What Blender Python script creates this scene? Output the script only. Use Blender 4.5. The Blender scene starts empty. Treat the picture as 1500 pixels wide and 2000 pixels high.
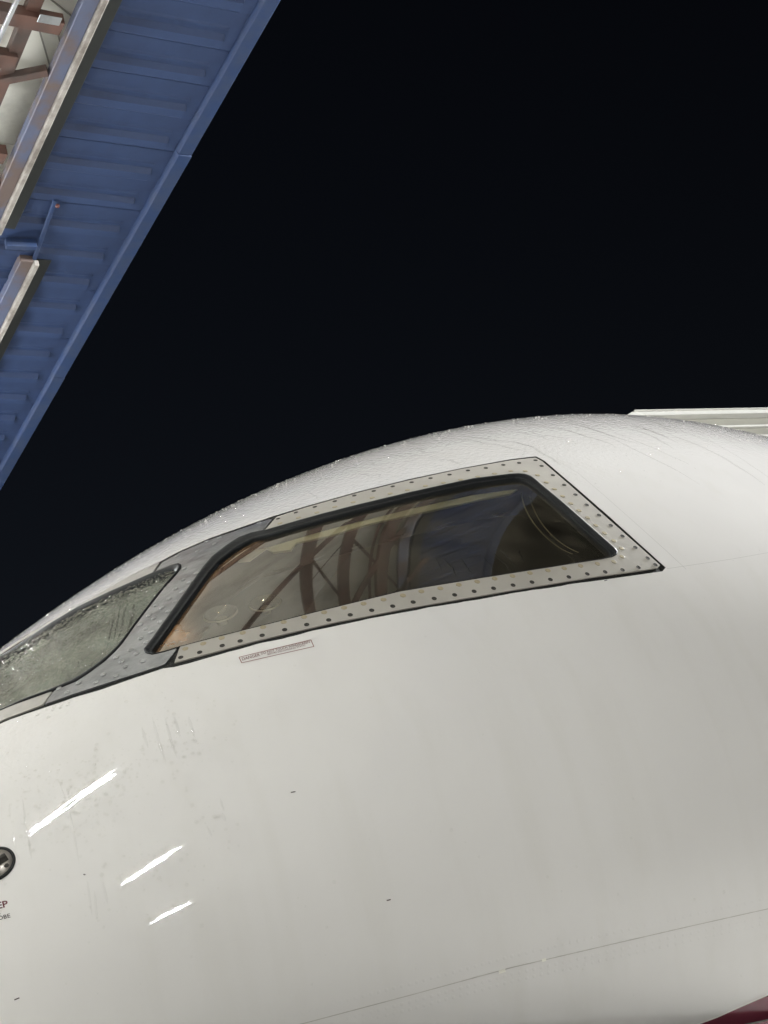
import bpy, bmesh, math, random
import numpy as np
from mathutils import Vector, Matrix
from mathutils.geometry import delaunay_2d_cdt
random.seed(7)
rng = np.random.default_rng(7)
sc = bpy.context.scene
col = sc.collection

# ------------------------------------------------------------------ camera
F_PX = 3000.0                       # focal length for a 1500 x 2000 frame (a phone's 2x lens)
PITCH, ROLL = math.radians(23.9), math.radians(16.06)
CAM = np.array([0.0, 0.0, 1.6])
FWD = np.array([0, math.cos(PITCH), math.sin(PITCH)])
_r0 = np.array([1.0, 0, 0]); _u0 = np.cross(_r0, FWD)
RIGHT = math.cos(ROLL) * _r0 - math.sin(ROLL) * _u0
DOWN = -math.sin(ROLL) * _r0 - math.cos(ROLL) * _u0
cd = bpy.data.cameras.new('camera')
cd.sensor_fit = 'HORIZONTAL'; cd.sensor_width = 36; cd.lens = F_PX / 1500 * 36
cd.clip_start = 0.05; cd.clip_end = 2000
cam = bpy.data.objects.new('camera', cd); col.objects.link(cam)
cam.matrix_world = Matrix([[RIGHT[i], -DOWN[i], -FWD[i], CAM[i]] for i in range(3)] + [[0, 0, 0, 1]])
sc.camera = cam

# ------------------------------------------------------------------ night sky, exposure
SKY_STRENGTH = 0.12
w = bpy.data.worlds.new('World'); sc.world = w; w.use_nodes = True
wn = w.node_tree
bg = wn.nodes['Background']
sky = wn.nodes.new('ShaderNodeTexSky'); sky.sky_type = 'NISHITA'; sky.sun_disc = False
sky.sun_elevation = math.radians(-4.0); sky.sun_rotation = math.radians(-40)
wn.links.new(sky.outputs[0], bg.inputs[0]); bg.inputs[1].default_value = SKY_STRENGTH
LAMP = 640.0                       # radiance of the hangar's LED tubes
FILL_FLOOD = 4300.0; FILL_MAST = (8.3, 10.8, 9.2)  # added fill light: lens radiance and mast position
sc.view_settings.view_transform = 'Standard'; sc.view_settings.look = 'None'
sc.view_settings.exposure = 0.0; sc.view_settings.gamma = 1.0
sc.view_settings.use_curve_mapping = False
sc.cycles.use_denoising = True
sc.cycles.max_bounces = 7
sc.cycles.transparent_max_bounces = 16
sc.cycles.sample_clamp_indirect = 6.0

# ------------------------------------------------------------------ materials
def nm(nt, t, **kw):
    n = nt.nodes.new('ShaderNode' + t)
    for k, v in kw.items(): setattr(n, k, v)
    return n
def mat(name, base, rough=0.5, metal=0.0, coat=0.0, coat_rough=0.05, var=0.0, var_col=None, var_scale=6.0,
        var_detail=6.0, bump=0.0, bump_scale=40.0, bump_dist=0.002, stretch=None, lo=0.4, hi=0.65, spec=0.5):
    m = bpy.data.materials.new(name); m.use_nodes = True; nt = m.node_tree
    b = nt.nodes['Principled BSDF']
    b.inputs['Base Color'].default_value = (*base, 1); b.inputs['Roughness'].default_value = rough
    b.inputs['Metallic'].default_value = metal; b.inputs['Coat Weight'].default_value = coat
    b.inputs['Coat Roughness'].default_value = coat_rough; b.inputs['Specular IOR Level'].default_value = spec
    tc = nm(nt, 'TexCoord'); src = tc.outputs['Object']
    if stretch:
        mp = nm(nt, 'Mapping'); mp.inputs['Scale'].default_value = stretch
        nt.links.new(src, mp.inputs['Vector']); src = mp.outputs[0]
    if var > 0:
        no = nm(nt, 'TexNoise'); no.inputs['Scale'].default_value = var_scale; no.inputs['Detail'].default_value = var_detail
        no.inputs['Roughness'].default_value = 0.62
        nt.links.new(src, no.inputs['Vector'])
        rp = nm(nt, 'ValToRGB'); rp.color_ramp.elements[0].position = lo; rp.color_ramp.elements[1].position = hi
        vc = var_col or tuple(c * 0.6 for c in base)
        rp.color_ramp.elements[0].color = (*base, 1)
        rp.color_ramp.elements[1].color = (*[base[i] * (1 - var) + vc[i] * var for i in range(3)], 1)
        nt.links.new(no.outputs[0], rp.inputs[0]); nt.links.new(rp.outputs[0], b.inputs['Base Color'])
    if bump > 0:
        n2 = nm(nt, 'TexNoise'); n2.inputs['Scale'].default_value = bump_scale; n2.inputs['Detail'].default_value = 4
        nt.links.new(src, n2.inputs['Vector'])
        bp = nm(nt, 'Bump'); bp.inputs['Strength'].default_value = bump; bp.inputs['Distance'].default_value = bump_dist
        nt.links.new(n2.outputs[0], bp.inputs['Height']); nt.links.new(bp.outputs[0], b.inputs['Normal'])
    return m

M = {}
M['frame'] = mat('bare_window_frame', (0.405, 0.38, 0.342), 0.65, spec=.15, var=0.35, var_scale=5, bump=0.05, bump_scale=200)
M['post'] = mat('wet_grey_metal', (0.135, 0.14, 0.15), 0.28, metal=0.4, var=0.8, var_col=(0.25, 0.25, 0.26), var_scale=11,
                bump=0.5, bump_scale=38, bump_dist=0.005, coat=0.8)
M['wframe'] = mat('windscreen_frame_plate', (0.42, 0.40, 0.37), 0.3, var=0.6, var_scale=14, bump=0.2, bump_scale=60, coat=0.4)
M['rubber'] = mat('black_rubber', (0.011, 0.012, 0.013), 0.5, bump=0.5, bump_scale=90, bump_dist=0.002, spec=.18)
M['sealant'] = mat('black_sealant', (0.016, 0.016, 0.015), 0.65, spec=.15, bump=0.9, bump_scale=90, bump_dist=0.006)
M['screw'] = mat('dark_screw', (0.03, 0.028, 0.024), 0.65, spec=.2, metal=0.0, var=0.5, var_col=(0.06, 0.055, 0.05), var_scale=200)
M['plug'] = mat('tan_plug', (0.34, 0.29, 0.18), 0.5, var=0.4, var_scale=150)
M['post_screw'] = mat('post_screw', (0.36, 0.36, 0.36), 0.3, metal=0.3, var=0.5, var_scale=120)
M['ink'] = mat('black_print', (0.05, 0.035, 0.035), 0.45)
M['red_ink'] = mat('maroon_print', (0.13, 0.02, 0.03), 0.45)
M['frame_ink'] = mat('placard_line', (0.24, 0.09, 0.075), 0.5)
M['pl_ink'] = mat('placard_print', (0.17, 0.075, 0.07), 0.5)
M['maroon'] = mat('maroon_paint', (0.16, 0.022, 0.045), 0.25, coat=0.5, var=0.3, var_scale=3)
M['stripe'] = mat('white_pinstripe', (0.85, 0.83, 0.78), 0.3, coat=0.4)
M['seam'] = mat('seam_dirt', (0.46, 0.44, 0.40), 0.8, spec=.1, var=0.8, var_scale=30, var_col=(0.62, 0.60, 0.56))
M['seam_faint'] = mat('faint_seam', (0.50, 0.49, 0.47), 0.8, spec=.05)  # paler tone for the fainter seam lines
M['chip'] = mat('chipped_paint', (0.86, 0.84, 0.76), 0.5)
M['liner'] = mat('cockpit_liner', (0.13, 0.125, 0.115), 0.7, var=0.4, var_scale=4)
M['visor'] = mat('cream_visor', (0.78, 0.77, 0.54), 0.55, var=0.35, var_scale=9, bump=0.1)
M['seat'] = mat('seat_cover', (0.05, 0.05, 0.055), 0.8, var=0.4, bump=0.3)
M['trim'] = mat('cream_trim', (0.34, 0.32, 0.22), 0.5)
M['plate'] = mat('probe_metal', (0.40, 0.37, 0.33), 0.3, metal=0.6, var=0.6, var_scale=25)
M['blue'] = mat('blue_sheet_steel', (0.019, 0.040, 0.108), 0.6, var=1.0, var_col=(0.012, 0.027, 0.078), var_scale=2.6,
                bump=0.12, bump_scale=7, bump_dist=0.01, stretch=(1, 1, 1))
M['bluetrim'] = mat('blue_edge_trim', (0.020, 0.041, 0.107), 0.65, spec=.3, var=0.8, var_col=(0.036, 0.052, 0.10), var_scale=7)
M['rust'] = mat('brown_primer_steel', (0.118, 0.060, 0.045), 0.55, var=0.8, var_col=(0.06, 0.052, 0.048), var_scale=3.5, bump=0.1)
M['beam'] = mat('worn_beam_paint', (0.115, 0.085, 0.075), 0.5, var=1.0, var_col=(0.085, 0.10, 0.16), var_scale=2.6, lo=.42, hi=.56)
M['lip'] = mat('pale_flange', (0.34, 0.32, 0.29), 0.7, var=1.0, var_col=(0.17, 0.15, 0.13), var_scale=6)
M['shadow_strip'] = mat('shadow_strip_paint', (0.020, 0.023, 0.022), 0.6, var=0.5, var_scale=5)  # dark colour for the cast shadow beside the edge beams
M['joint'] = mat('joint_line', (0.28, 0.27, 0.23), .7)
M['ceil'] = mat('dirty_white_cladding', (0.78, 0.77, 0.69), 0.6, var=0.75, var_col=(0.42, 0.41, 0.36), var_scale=2.3, var_detail=9, lo=.5, hi=.72,
                bump=0.1, bump_scale=3, bump_dist=.02)
M['galv'] = mat('galvanised_steel', (0.42, 0.44, 0.45), 0.35, metal=0.7, var=0.5, var_scale=12)
M['conc'] = mat('concrete', (0.37, 0.365, 0.345), 0.8, var=0.5, var_scale=0.6, bump=0.2, bump_scale=20)
M['wall'] = mat('hangar_wall', (0.60, 0.59, 0.54), 0.6, var=0.4, var_scale=1.2)
M['bwhite'] = mat('white_parapet', (0.78, 0.77, 0.72), 0.45, var=0.25, var_scale=2)
M['bgrey'] = mat('grey_cladding', (0.36, 0.35, 0.30), 0.5, var=0.35, var_scale=2)
M['lampbody'] = mat('lamp_body', (0.7, 0.7, 0.68), 0.4)

def emis(name, c, s):
    m = bpy.data.materials.new(name); m.use_nodes = True; nt = m.node_tree
    nt.nodes.remove(nt.nodes['Principled BSDF'])
    e = nm(nt, 'Emission'); e.inputs[0].default_value = (*c, 1); e.inputs[1].default_value = s
    nt.links.new(e.outputs[0], nt.nodes['Material Output'].inputs[0]); return m
M['tube'] = emis('led_tube', (0.965, 0.985, 1.0), LAMP)
M['tube_fill'] = emis('led_tube_fill', (0.965, 0.985, 1.0), LAMP * 3.0)  # tubes of the added, unseen fill lamps
M['tube_mid'] = emis('led_tube_mid', (0.965, 0.985, 1.0), LAMP * 1.2)  # same kind of tube, set brighter for the fuselage side
M['tube_lo'] = emis('led_tube_dim', (0.965, 0.985, 1.0), LAMP * .66)  # same kind of tube, set dimmer over the nose

M['fill_flood_dim'] = emis('fill_lens_dim', (0.97, 0.985, 0.99), FILL_FLOOD * .14)  # second head, added to brighten the neighbouring building
M['fill_flood'] = emis('fill_lens', (0.97, 0.985, 0.99), FILL_FLOOD)  # main head of the added fill light

def skin_mat():
    m = bpy.data.materials.new('wet_white_paint'); m.use_nodes = True; nt = m.node_tree
    b = nt.nodes['Principled BSDF']
    tc = nm(nt, 'TexCoord')
    n1 = nm(nt, 'TexNoise'); n1.inputs['Scale'].default_value = 1.6; n1.inputs['Detail'].default_value = 6
    nt.links.new(tc.outputs['Object'], n1.inputs['Vector'])
    r1 = nm(nt, 'ValToRGB'); r1.color_ramp.elements[0].position = .35; r1.color_ramp.elements[1].position = .7
    r1.color_ramp.elements[0].color = (.81, .787, .770, 1); r1.color_ramp.elements[1].color = (.755, .733, .717, 1)
    nt.links.new(n1.outputs[0], r1.inputs[0])
    # faint run-off dirt, drawn down the sides
    mp = nm(nt, 'Mapping'); mp.inputs['Scale'].default_value = (16, 16, 1.3)
    nt.links.new(tc.outputs['Object'], mp.inputs['Vector'])
    n3 = nm(nt, 'TexNoise'); n3.inputs['Scale'].default_value = 1.0; n3.inputs['Detail'].default_value = 5
    nt.links.new(mp.outputs[0], n3.inputs['Vector'])
    r3 = nm(nt, 'ValToRGB'); r3.color_ramp.elements[0].position = .5; r3.color_ramp.elements[1].position = .78
    r3.color_ramp.elements[0].color = (1, 1, 1, 1); r3.color_ramp.elements[1].color = (.93, .925, .90, 1)
    nt.links.new(n3.outputs[0], r3.inputs[0])
    mx = nm(nt, 'MixRGB', blend_type='MULTIPLY'); mx.inputs[0].default_value = .45
    nt.links.new(r1.outputs[0], mx.inputs[1]); nt.links.new(r3.outputs[0], mx.inputs[2])
    nt.links.new(mx.outputs[0], b.inputs['Base Color'])
    b.inputs['Roughness'].default_value = .10; b.inputs['Specular IOR Level'].default_value = .016
    b.inputs['Coat Weight'].default_value = .9; b.inputs['Coat Roughness'].default_value = .011
    # relief: gentle oil-canning everywhere, fine beading where the skin is wet
    n2 = nm(nt, 'TexNoise'); n2.inputs['Scale'].default_value = 2.6; n2.inputs['Detail'].default_value = 5
    nt.links.new(tc.outputs['Object'], n2.inputs['Vector'])
    at = nm(nt, 'Attribute', attribute_name='wet')
    n4 = nm(nt, 'TexNoise'); n4.inputs['Scale'].default_value = 85; n4.inputs['Detail'].default_value = 3
    nt.links.new(tc.outputs['Object'], n4.inputs['Vector'])
    wm = nm(nt, 'Math', operation='MULTIPLY'); nt.links.new(n4.outputs[0], wm.inputs[0]); nt.links.new(at.outputs['Fac'], wm.inputs[1])
    b1 = nm(nt, 'Bump'); b1.inputs['Strength'].default_value = .10; b1.inputs['Distance'].default_value = .008
    nt.links.new(n2.outputs[0], b1.inputs['Height'])
    b2 = nm(nt, 'Bump'); b2.inputs['Strength'].default_value = .5; b2.inputs['Distance'].default_value = .0035
    nt.links.new(wm.outputs[0], b2.inputs['Height']); nt.links.new(b1.outputs[0], b2.inputs['Normal'])
    nt.links.new(b2.outputs[0], b.inputs['Normal']); nt.links.new(b2.outputs[0], b.inputs['Coat Normal'])
    return m
M['skin'] = skin_mat()

def glass_mat(name, tint, ior, stain=False, wet=0.0, rough=0.01, haze=0.0, hazecol=(.3, .3, .25)):
    m = bpy.data.materials.new(name); m.use_nodes = True; nt = m.node_tree
    nt.nodes.remove(nt.nodes['Principled BSDF'])
    out = nt.nodes['Material Output']
    tr = nm(nt, 'BsdfTransparent'); tr.inputs[0].default_value = (*tint, 1)
    gl = nm(nt, 'BsdfGlossy'); gl.inputs['Roughness'].default_value = rough; gl.inputs[0].default_value = (1, .97, .93, 1)
    fr = nm(nt, 'Fresnel'); fr.inputs[0].default_value = ior
    body = tr.outputs[0]
    tc = nm(nt, 'TexCoord')
    if haze > 0:
        df = nm(nt, 'BsdfDiffuse'); df.inputs[0].default_value = (*hazecol, 1)
        nz = nm(nt, 'TexNoise'); nz.inputs['Scale'].default_value = 9; nz.inputs['Detail'].default_value = 8
        nt.links.new(tc.outputs['Object'], nz.inputs['Vector'])
        mr = nm(nt, 'MapRange'); mr.inputs[1].default_value = .35; mr.inputs[2].default_value = .7
        mr.inputs[3].default_value = haze * .3; mr.inputs[4].default_value = haze
        nt.links.new(nz.outputs[0], mr.inputs[0])
        mh = nm(nt, 'MixShader'); nt.links.new(mr.outputs[0], mh.inputs[0])
        nt.links.new(body, mh.inputs[1]); nt.links.new(df.outputs[0], mh.inputs[2]); body = mh.outputs[0]
    if stain:
        at = nm(nt, 'Attribute', attribute_name='stain')
        nz = nm(nt, 'TexNoise'); nz.inputs['Scale'].default_value = 26; nz.inputs['Detail'].default_value = 9
        nz.inputs['Roughness'].default_value = .75
        nt.links.new(tc.outputs['Object'], nz.inputs['Vector'])
        ma = nm(nt, 'Math', operation='MULTIPLY'); nt.links.new(at.outputs['Fac'], ma.inputs[0]); nt.links.new(nz.outputs[0], ma.inputs[1])
        mb = nm(nt, 'Math', operation='MULTIPLY', use_clamp=True); nt.links.new(ma.outputs[0], mb.inputs[0]); mb.inputs[1].default_value = 1.35
        df = nm(nt, 'BsdfDiffuse')
        rp = nm(nt, 'ValToRGB'); rp.color_ramp.elements[0].color = (.05, .032, .022, 1); rp.color_ramp.elements[1].color = (.27, .15, .075, 1)
        rp.color_ramp.elements[0].position = .15; rp.color_ramp.elements[1].position = .6
        nt.links.new(ma.outputs[0], rp.inputs[0]); nt.links.new(rp.outputs[0], df.inputs[0])
        ms = nm(nt, 'MixShader'); nt.links.new(mb.outputs[0], ms.inputs[0]); nt.links.new(body, ms.inputs[1]); nt.links.new(df.outputs[0], ms.inputs[2])
        body = ms.outputs[0]
    if wet > 0:
        nz = nm(nt, 'TexNoise'); nz.inputs['Scale'].default_value = 190; nz.inputs['Detail'].default_value = 4
        nt.links.new(tc.outputs['Object'], nz.inputs['Vector'])
        bp = nm(nt, 'Bump'); bp.inputs['Strength'].default_value = wet; bp.inputs['Distance'].default_value = .004
        nt.links.new(nz.outputs[0], bp.inputs['Height']); nt.links.new(bp.outputs[0], gl.inputs['Normal']); nt.links.new(bp.outputs[0], fr.inputs['Normal'])
    mx = nm(nt, 'MixShader'); nt.links.new(fr.outputs[0], mx.inputs[0]); nt.links.new(body, mx.inputs[1]); nt.links.new(gl.outputs[0], mx.inputs[2])
    nt.links.new(mx.outputs[0], out.inputs[0]); return m
M['glass'] = glass_mat('tinted_side_glass', (.80, .77, .66), 2.1, stain=True, rough=.02, haze=.19, hazecol=(.30, .265, .195))
M['wglass'] = glass_mat('wet_windscreen_glass', (.50, .56, .48), 1.9, wet=.5, rough=.05, haze=.5, hazecol=(.42, .475, .40))
M['water'] = glass_mat('rain_water', (.965, .97, .965), 1.33, rough=.02)
def film(name, tint, g):
    m = bpy.data.materials.new(name); m.use_nodes = True; nt = m.node_tree; nt.nodes.remove(nt.nodes['Principled BSDF'])
    tr = nm(nt, 'BsdfTransparent'); tr.inputs[0].default_value = (*tint, 1)
    gl = nm(nt, 'BsdfGlossy'); gl.inputs['Roughness'].default_value = .04
    mx = nm(nt, 'MixShader'); mx.inputs[0].default_value = g
    nt.links.new(tr.outputs[0], mx.inputs[1]); nt.links.new(gl.outputs[0], mx.inputs[2]); nt.links.new(mx.outputs[0], nt.nodes['Material Output'].inputs[0]); return m
M['bead'] = film('rain_bead_water', (.995, .995, .995), .055)
M['rivulet'] = film('running_water', (.98, .98, .98), .06)
M['runoff'] = film('grey_run_off', (.935, .935, .933), .05)
M['cup_rim'] = mat('cup_rim', (.40, .39, .32), .2, coat=.8)
M['clear'] = glass_mat('clear_plastic', (.52, .52, .45), 2.4, rough=.06)

# ------------------------------------------------------------------ mesh helpers
def tag(o, label=None, cat=None, group=None, kind=None):
    if label: o['label'] = label
    if cat: o['category'] = cat
    if group: o['group'] = group
    if kind: o['kind'] = kind
    return o
def setparent(o, p):
    if p is None: return
    o.parent = p
    o.matrix_parent_inverse = WORLD[p.name].inverted()
WORLD = {}
def link(o, parent=None, world=None):
    col.objects.link(o)
    if world is not None: o.matrix_world = world
    WORLD[o.name] = world if world is not None else Matrix.Identity(4)
    if parent is not None:
        setparent(o, parent)
        if world is not None: o.matrix_basis = world
    return o
def empty(name, loc):
    o = bpy.data.objects.new(name, None); o.empty_display_size = .2
    return link(o, None, Matrix.Translation(Vector(loc)))
def mesh(name, V, Fc, m, parent=None, smooth=False, normals=None):
    me = bpy.data.meshes.new(name)
    me.from_pydata([tuple(map(float, v)) for v in V], [], [tuple(map(int, f)) for f in Fc])
    me.materials.append(m)
    if smooth: me.shade_smooth()
    me.update()
    if normals is not None: me.normals_split_custom_set_from_vertices([tuple(map(float, n)) for n in normals])
    return link(bpy.data.objects.new(name, me), parent)
def box_vf(x0, x1, y0, y1, z0, z1):
    V = [(x, y, z) for z in (z0, z1) for y in (y0, y1) for x in (x0, x1)]
    return V, [(0, 2, 3, 1), (4, 5, 7, 6), (0, 1, 5, 4), (2, 6, 7, 3), (0, 4, 6, 2), (1, 3, 7, 5)]
def bevel(o, wd, seg=2):
    b = o.modifiers.new('bevel', 'BEVEL'); b.width = wd; b.segments = seg; b.limit_method = 'ANGLE'; return o

# ------------------------------------------------------------------ projection (maps the photograph's pixels to places)
def proj(P):
    d = P - CAM; z = d @ FWD
    return 750 + F_PX * (d @ RIGHT) / z, 1000 + F_PX * (d @ DOWN) / z
def ray(x, y):
    d = FWD + RIGHT * (x - 750) / F_PX + DOWN * (y - 1000) / F_PX
    return d / np.linalg.norm(d)
def onplane(x, y, z):
    d = ray(x, y); return CAM + d * (z - CAM[2]) / d[2]

# ------------------------------------------------------------------ fuselage as a surface of station s (m from the nose) and angle t
SC, DL, ZC, LW, PW, QW, LT, PT, QT, ZN, NU, AZ = -0.9122, 2.8813, 2.3775, 3.0686, 2.0354, 2.0196, 3.4115, 1.9785, 1.2231, 1.9761, 2.0137, math.radians(40.4563)
RAD = 1.43
TV = np.array([math.sin(AZ), math.cos(AZ), 0]); PV = np.array([math.cos(AZ), -math.sin(AZ), 0]); ZV = np.array([0, 0, 1.0])
ORG = -TV * SC - PV * DL
def prof(s, L, p, q): return np.clip(1 - np.clip(1 - s / L, 0, 1) ** p, 0, 1) ** (1 / q)
def sstep(x, a, b):
    t = np.clip((x - a) / (b - a), 0, 1); return t * t * (3 - 2 * t)
def surf0(s, t):
    wd = RAD * prof(s, LW, PW, QW)
    zt = ZN + (ZC + RAD - ZN) * prof(s, LT, PT, QT) - .03 * sstep(s, 2.5, 3.6)
    zb = ZN - (ZN - ZC + RAD) * prof(s, 3.2, 2.0, 1.9)
    zm = np.minimum(ZN + (ZC - ZN) * prof(s, 3.0, 1.6, 1.0), zt * .6 + zb * .4)
    ct, st = np.cos(t), np.sin(t)
    n = np.where(st >= 0, NU, 2.0)
    y = wd * np.sign(ct) * np.abs(ct) ** (2 / n)
    a = np.abs(st) ** (2 / n)
    z = np.where(st >= 0, zm + (zt - zm) * a, zm - (zm - zb) * a)
    return ORG + s[..., None] * TV + y[..., None] * PV + z[..., None] * ZV
def snorm(s, t):
    e = 2e-3
    a = surf0(s + e, t) - surf0(np.maximum(s - e, 1e-4), t); b = surf0(s, t + e) - surf0(s, t - e)
    n = np.cross(a, b); n /= np.linalg.norm(n, axis=-1, keepdims=True) + 1e-12
    return n
def pane_norm(s, t, k=0.09):
    """normals of the side glass, which is a little less twisted than the skin round it"""
    tb = np.interp(s, [.80, 1.33, 1.75], [.70, .47, .38]); tt = np.interp(s, [.95, 1.2, 1.49, 1.75], [.98, .86, .73, .62])
    v = np.clip((t - tb) / np.maximum(tt - tb, .1), -.2, 1.3)
    n = snorm(s, t) + HV * (k * v - .022 * 4 * v * (1 - v))[..., None]
    return n / np.linalg.norm(n, axis=-1, keepdims=True)
def surf(s, t, off=0.0):
    s = np.asarray(s, float); t = np.asarray(t, float)
    off = np.asarray(off, float)
    return surf0(s, t) + snorm(s, t) * (off[..., None] if off.ndim else off)
_s = np.concatenate([np.linspace(.01, .4, 40), np.linspace(.42, 3.6, 170)]); _t = np.linspace(-.9, 2.6, 190)
GS, GT = [a.ravel() for a in np.meshgrid(_s, _t, indexing='ij')]
_G0, _GN = surf0(GS, GT), snorm(GS, GT)
def uv(pts, off=0.0):
    """station and angle of the skin points (or points off metres along its normal) behind the pixels pts"""
    pts = np.atleast_2d(np.asarray(pts, float))
    G = _G0 + _GN * off; gx, gy = proj(G); ok = ((_GN * (CAM - G)).sum(1) > 0.02)
    out = np.zeros((len(pts), 2))
    for i0 in range(0, len(pts), 64):
        p = pts[i0:i0 + 64]
        d = (gx[None] - p[:, :1]) ** 2 + (gy[None] - p[:, 1:]) ** 2
        d[:, ~ok] += 1e7
        k = d.argmin(1); out[i0:i0 + 64, 0] = GS[k]; out[i0:i0 + 64, 1] = GT[k]
    s, t = out[:, 0].copy(), out[:, 1].copy(); e = 1e-3
    for _ in range(12):
        x, y = proj(surf(s, t, off)); xs, ys = proj(surf(s + e, t, off)); xt, yt = proj(surf(s, t + e, off))
        a, b, c, d = (xs - x) / e, (xt - x) / e, (ys - y) / e, (yt - y) / e
        det = a * d - b * c; det = np.where(np.abs(det) < 3e4, np.sign(det) * 3e4 + (det == 0) * 3e4, det)
        rx, ry = pts[:, 0] - x, pts[:, 1] - y
        ds = (d * rx - b * ry) / det; dt = (-c * rx + a * ry) / det
        s = np.clip(s + np.clip(ds, -.05, .05), .005, 6); t = t + np.clip(dt, -.05, .05)
    return np.stack([s, t], 1)
TS = 1.15                            # metres per radian, roughly, for triangulating
def dens(poly, step, closed=True):
    poly = np.asarray(poly, float); out = []
    n = len(poly)
    for i in range(n if closed else n - 1):
        a, b = poly[i], poly[(i + 1) % n]; k = max(1, int(math.ceil(np.linalg.norm(b - a) / step)))
        out += [a + (b - a) * j / k for j in range(k)]
    if not closed: out.append(poly[-1])
    return np.array(out)
def inside(P, poly):
    x, y = P[:, 0], P[:, 1]; r = np.zeros(len(P), bool); n = len(poly)
    for i in range(n):
        (x0, y0), (x1, y1) = poly[i], poly[(i + 1) % n]
        c = ((y0 > y) != (y1 > y)) & (x < (x1 - x0) * (y - y0) / (y1 - y0 + 1e-15) + x0)
        r ^= c
    return r
def mindist(P, L):
    out = np.full(len(P), 1e9)
    for i in range(0, len(L), 200): out = np.minimum(out, np.sqrt(((P[:, None] - L[None, i:i + 200]) ** 2).sum(2)).min(1))
    return out
def triangulate(outer, holes, pts, keep):
    """outer, holes: uv loops; pts: free uv points at least keep away from the loops"""
    S = np.array([1, TS]); loops = [np.asarray(l) * S for l in [outer] + list(holes)]
    allL = np.concatenate(loops); P = np.asarray(pts).reshape(-1, 2) * S
    if len(P):
        k = inside(P, loops[0])
        for h in loops[1:]: k &= ~inside(P, h)
        P = P[k]
        if len(P): P = P[mindist(P, allL) > keep]
    V = np.concatenate([allL, P]) if len(P) else allL
    E, o = [], 0
    for l in loops:
        n = len(l); E += [(o + i, o + (i + 1) % n) for i in range(n)]; o += n
    r = delaunay_2d_cdt([Vector(v) for v in V], E, [], 0, 1e-7)
    V2 = np.array([tuple(v) for v in r[0]]); T = np.array([f for f in r[2] if len(f) == 3])
    C = V2[T].mean(1); k = inside(C, loops[0])
    for h in loops[1:]: k &= ~inside(C, h)
    T = T[k]
    a = np.cross(V2[T[:, 1]] - V2[T[:, 0]], V2[T[:, 2]] - V2[T[:, 0]])
    T = T[np.abs(a) > 1e-12]; a = a[np.abs(a) > 1e-12]
    T = np.where((a > 0)[:, None], T, T[:, ::-1])
    return V2 / S, T, sum(map(len, loops)), [len(l) for l in loops]
def orient(V, T, N):
    fn = np.cross(V[T[:, 1]] - V[T[:, 0]], V[T[:, 2]] - V[T[:, 0]])
    flip = (fn * N[T[:, 0]]).sum(1) < 0
    return np.where(flip[:, None], T[:, ::-1], T)
def patch(name, outer, holes, off, thick, m, parent, step=.03, uvin=False, attr=None, nf=None):
    """a plate lying on the skin: outer/hole outlines in pixels (or uv), off metres proud, with edges thick metres deep"""
    O = outer if uvin else uv(outer, off); H = [h if uvin else uv(h, off) for h in holes]
    lo, hi = O.min(0), O.max(0)
    gs, gt = np.meshgrid(np.arange(lo[0], hi[0], step), np.arange(lo[1], hi[1], step / TS), indexing='ij')
    U, T, nl, lens = triangulate(O, H, np.stack([gs.ravel(), gt.ravel()], 1), step * .45)
    N = snorm(U[:, 0], U[:, 1]); V = surf(U[:, 0], U[:, 1], off); T = orient(V, T, N)
    NM = N
    if nf: NM = nf(U[:, 0], U[:, 1])
    faces = [tuple(t) for t in T]; verts = list(V); nr = list(NM)
    if thick > 0:                     # edge skirt from boundary edges
        cnt = {}
        for t in T:
            for i in range(3):
                e = (t[i], t[(i + 1) % 3]); cnt[e] = 1
        be = [e for e in cnt if (e[1], e[0]) not in cnt]
        W = V - N * thick
        for a, b in be:
            o = len(verts); verts += [V[a], V[b], W[b], W[a]]; faces.append((o, o + 3, o + 2, o + 1))
            sn = np.cross(V[b] - V[a], W[a] - V[a]); sn = -sn / (np.linalg.norm(sn) + 1e-12)
            sn = np.cross(N[a], V[b] - V[a]); sn = -sn / (np.linalg.norm(sn) + 1e-12)
            nr += [sn] * 4
    o = mesh(name, verts, faces, m, parent, True, nr)
    if attr:
        vals = attr[1](U) ; vals = list(vals) + [0.0] * (len(verts) - len(vals))
        at = o.data.attributes.new(attr[0], 'FLOAT', 'POINT'); at.data.foreach_set('value', [float(v) for v in vals])
    return o
def ribbon(name, px, width, off, m, parent, step=12, uvin=False, taper=False, profile=None):
    """a narrow strip along a line on the skin, width in metres"""
    L = np.asarray(px, float) if uvin else uv(dens(px, step, False), 0)
    X = surf(L[:, 0], L[:, 1], off); N = snorm(L[:, 0], L[:, 1])
    Tg = np.gradient(X, axis=0); B = np.cross(N, Tg); B /= np.linalg.norm(B, axis=1, keepdims=True) + 1e-12
    n = len(X); wv = np.full(n, width / 2)
    if taper: wv = wv * np.clip(np.sin(np.linspace(.08, math.pi - .08, n)) * 1.4, .15, 1)
    wv = wv[:, None]
    if profile:
        V = np.concatenate([X - B * wv, X - B * wv * .45 + N * profile, X + B * wv * .45 + N * profile, X + B * wv]); k = 4
    else:
        V = np.concatenate([X - B * wv, X + B * wv]); k = 2
    Fc = [(r * n + i, (r + 1) * n + i, (r + 1) * n + i + 1, r * n + i + 1) for r in range(k - 1) for i in range(n - 1)]
    Fc = [tuple(f) for f in orient4(V, np.array(Fc), np.concatenate([N] * k))]
    return mesh(name, V, Fc, m, parent, True)
def orient4(V, T, N):
    fn = np.cross(V[T[:, 1]] - V[T[:, 0]], V[T[:, 2]] - V[T[:, 0]])
    return np.where(((fn * N[T[:, 0]]).sum(1) < 0)[:, None], T[:, ::-1], T)
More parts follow.
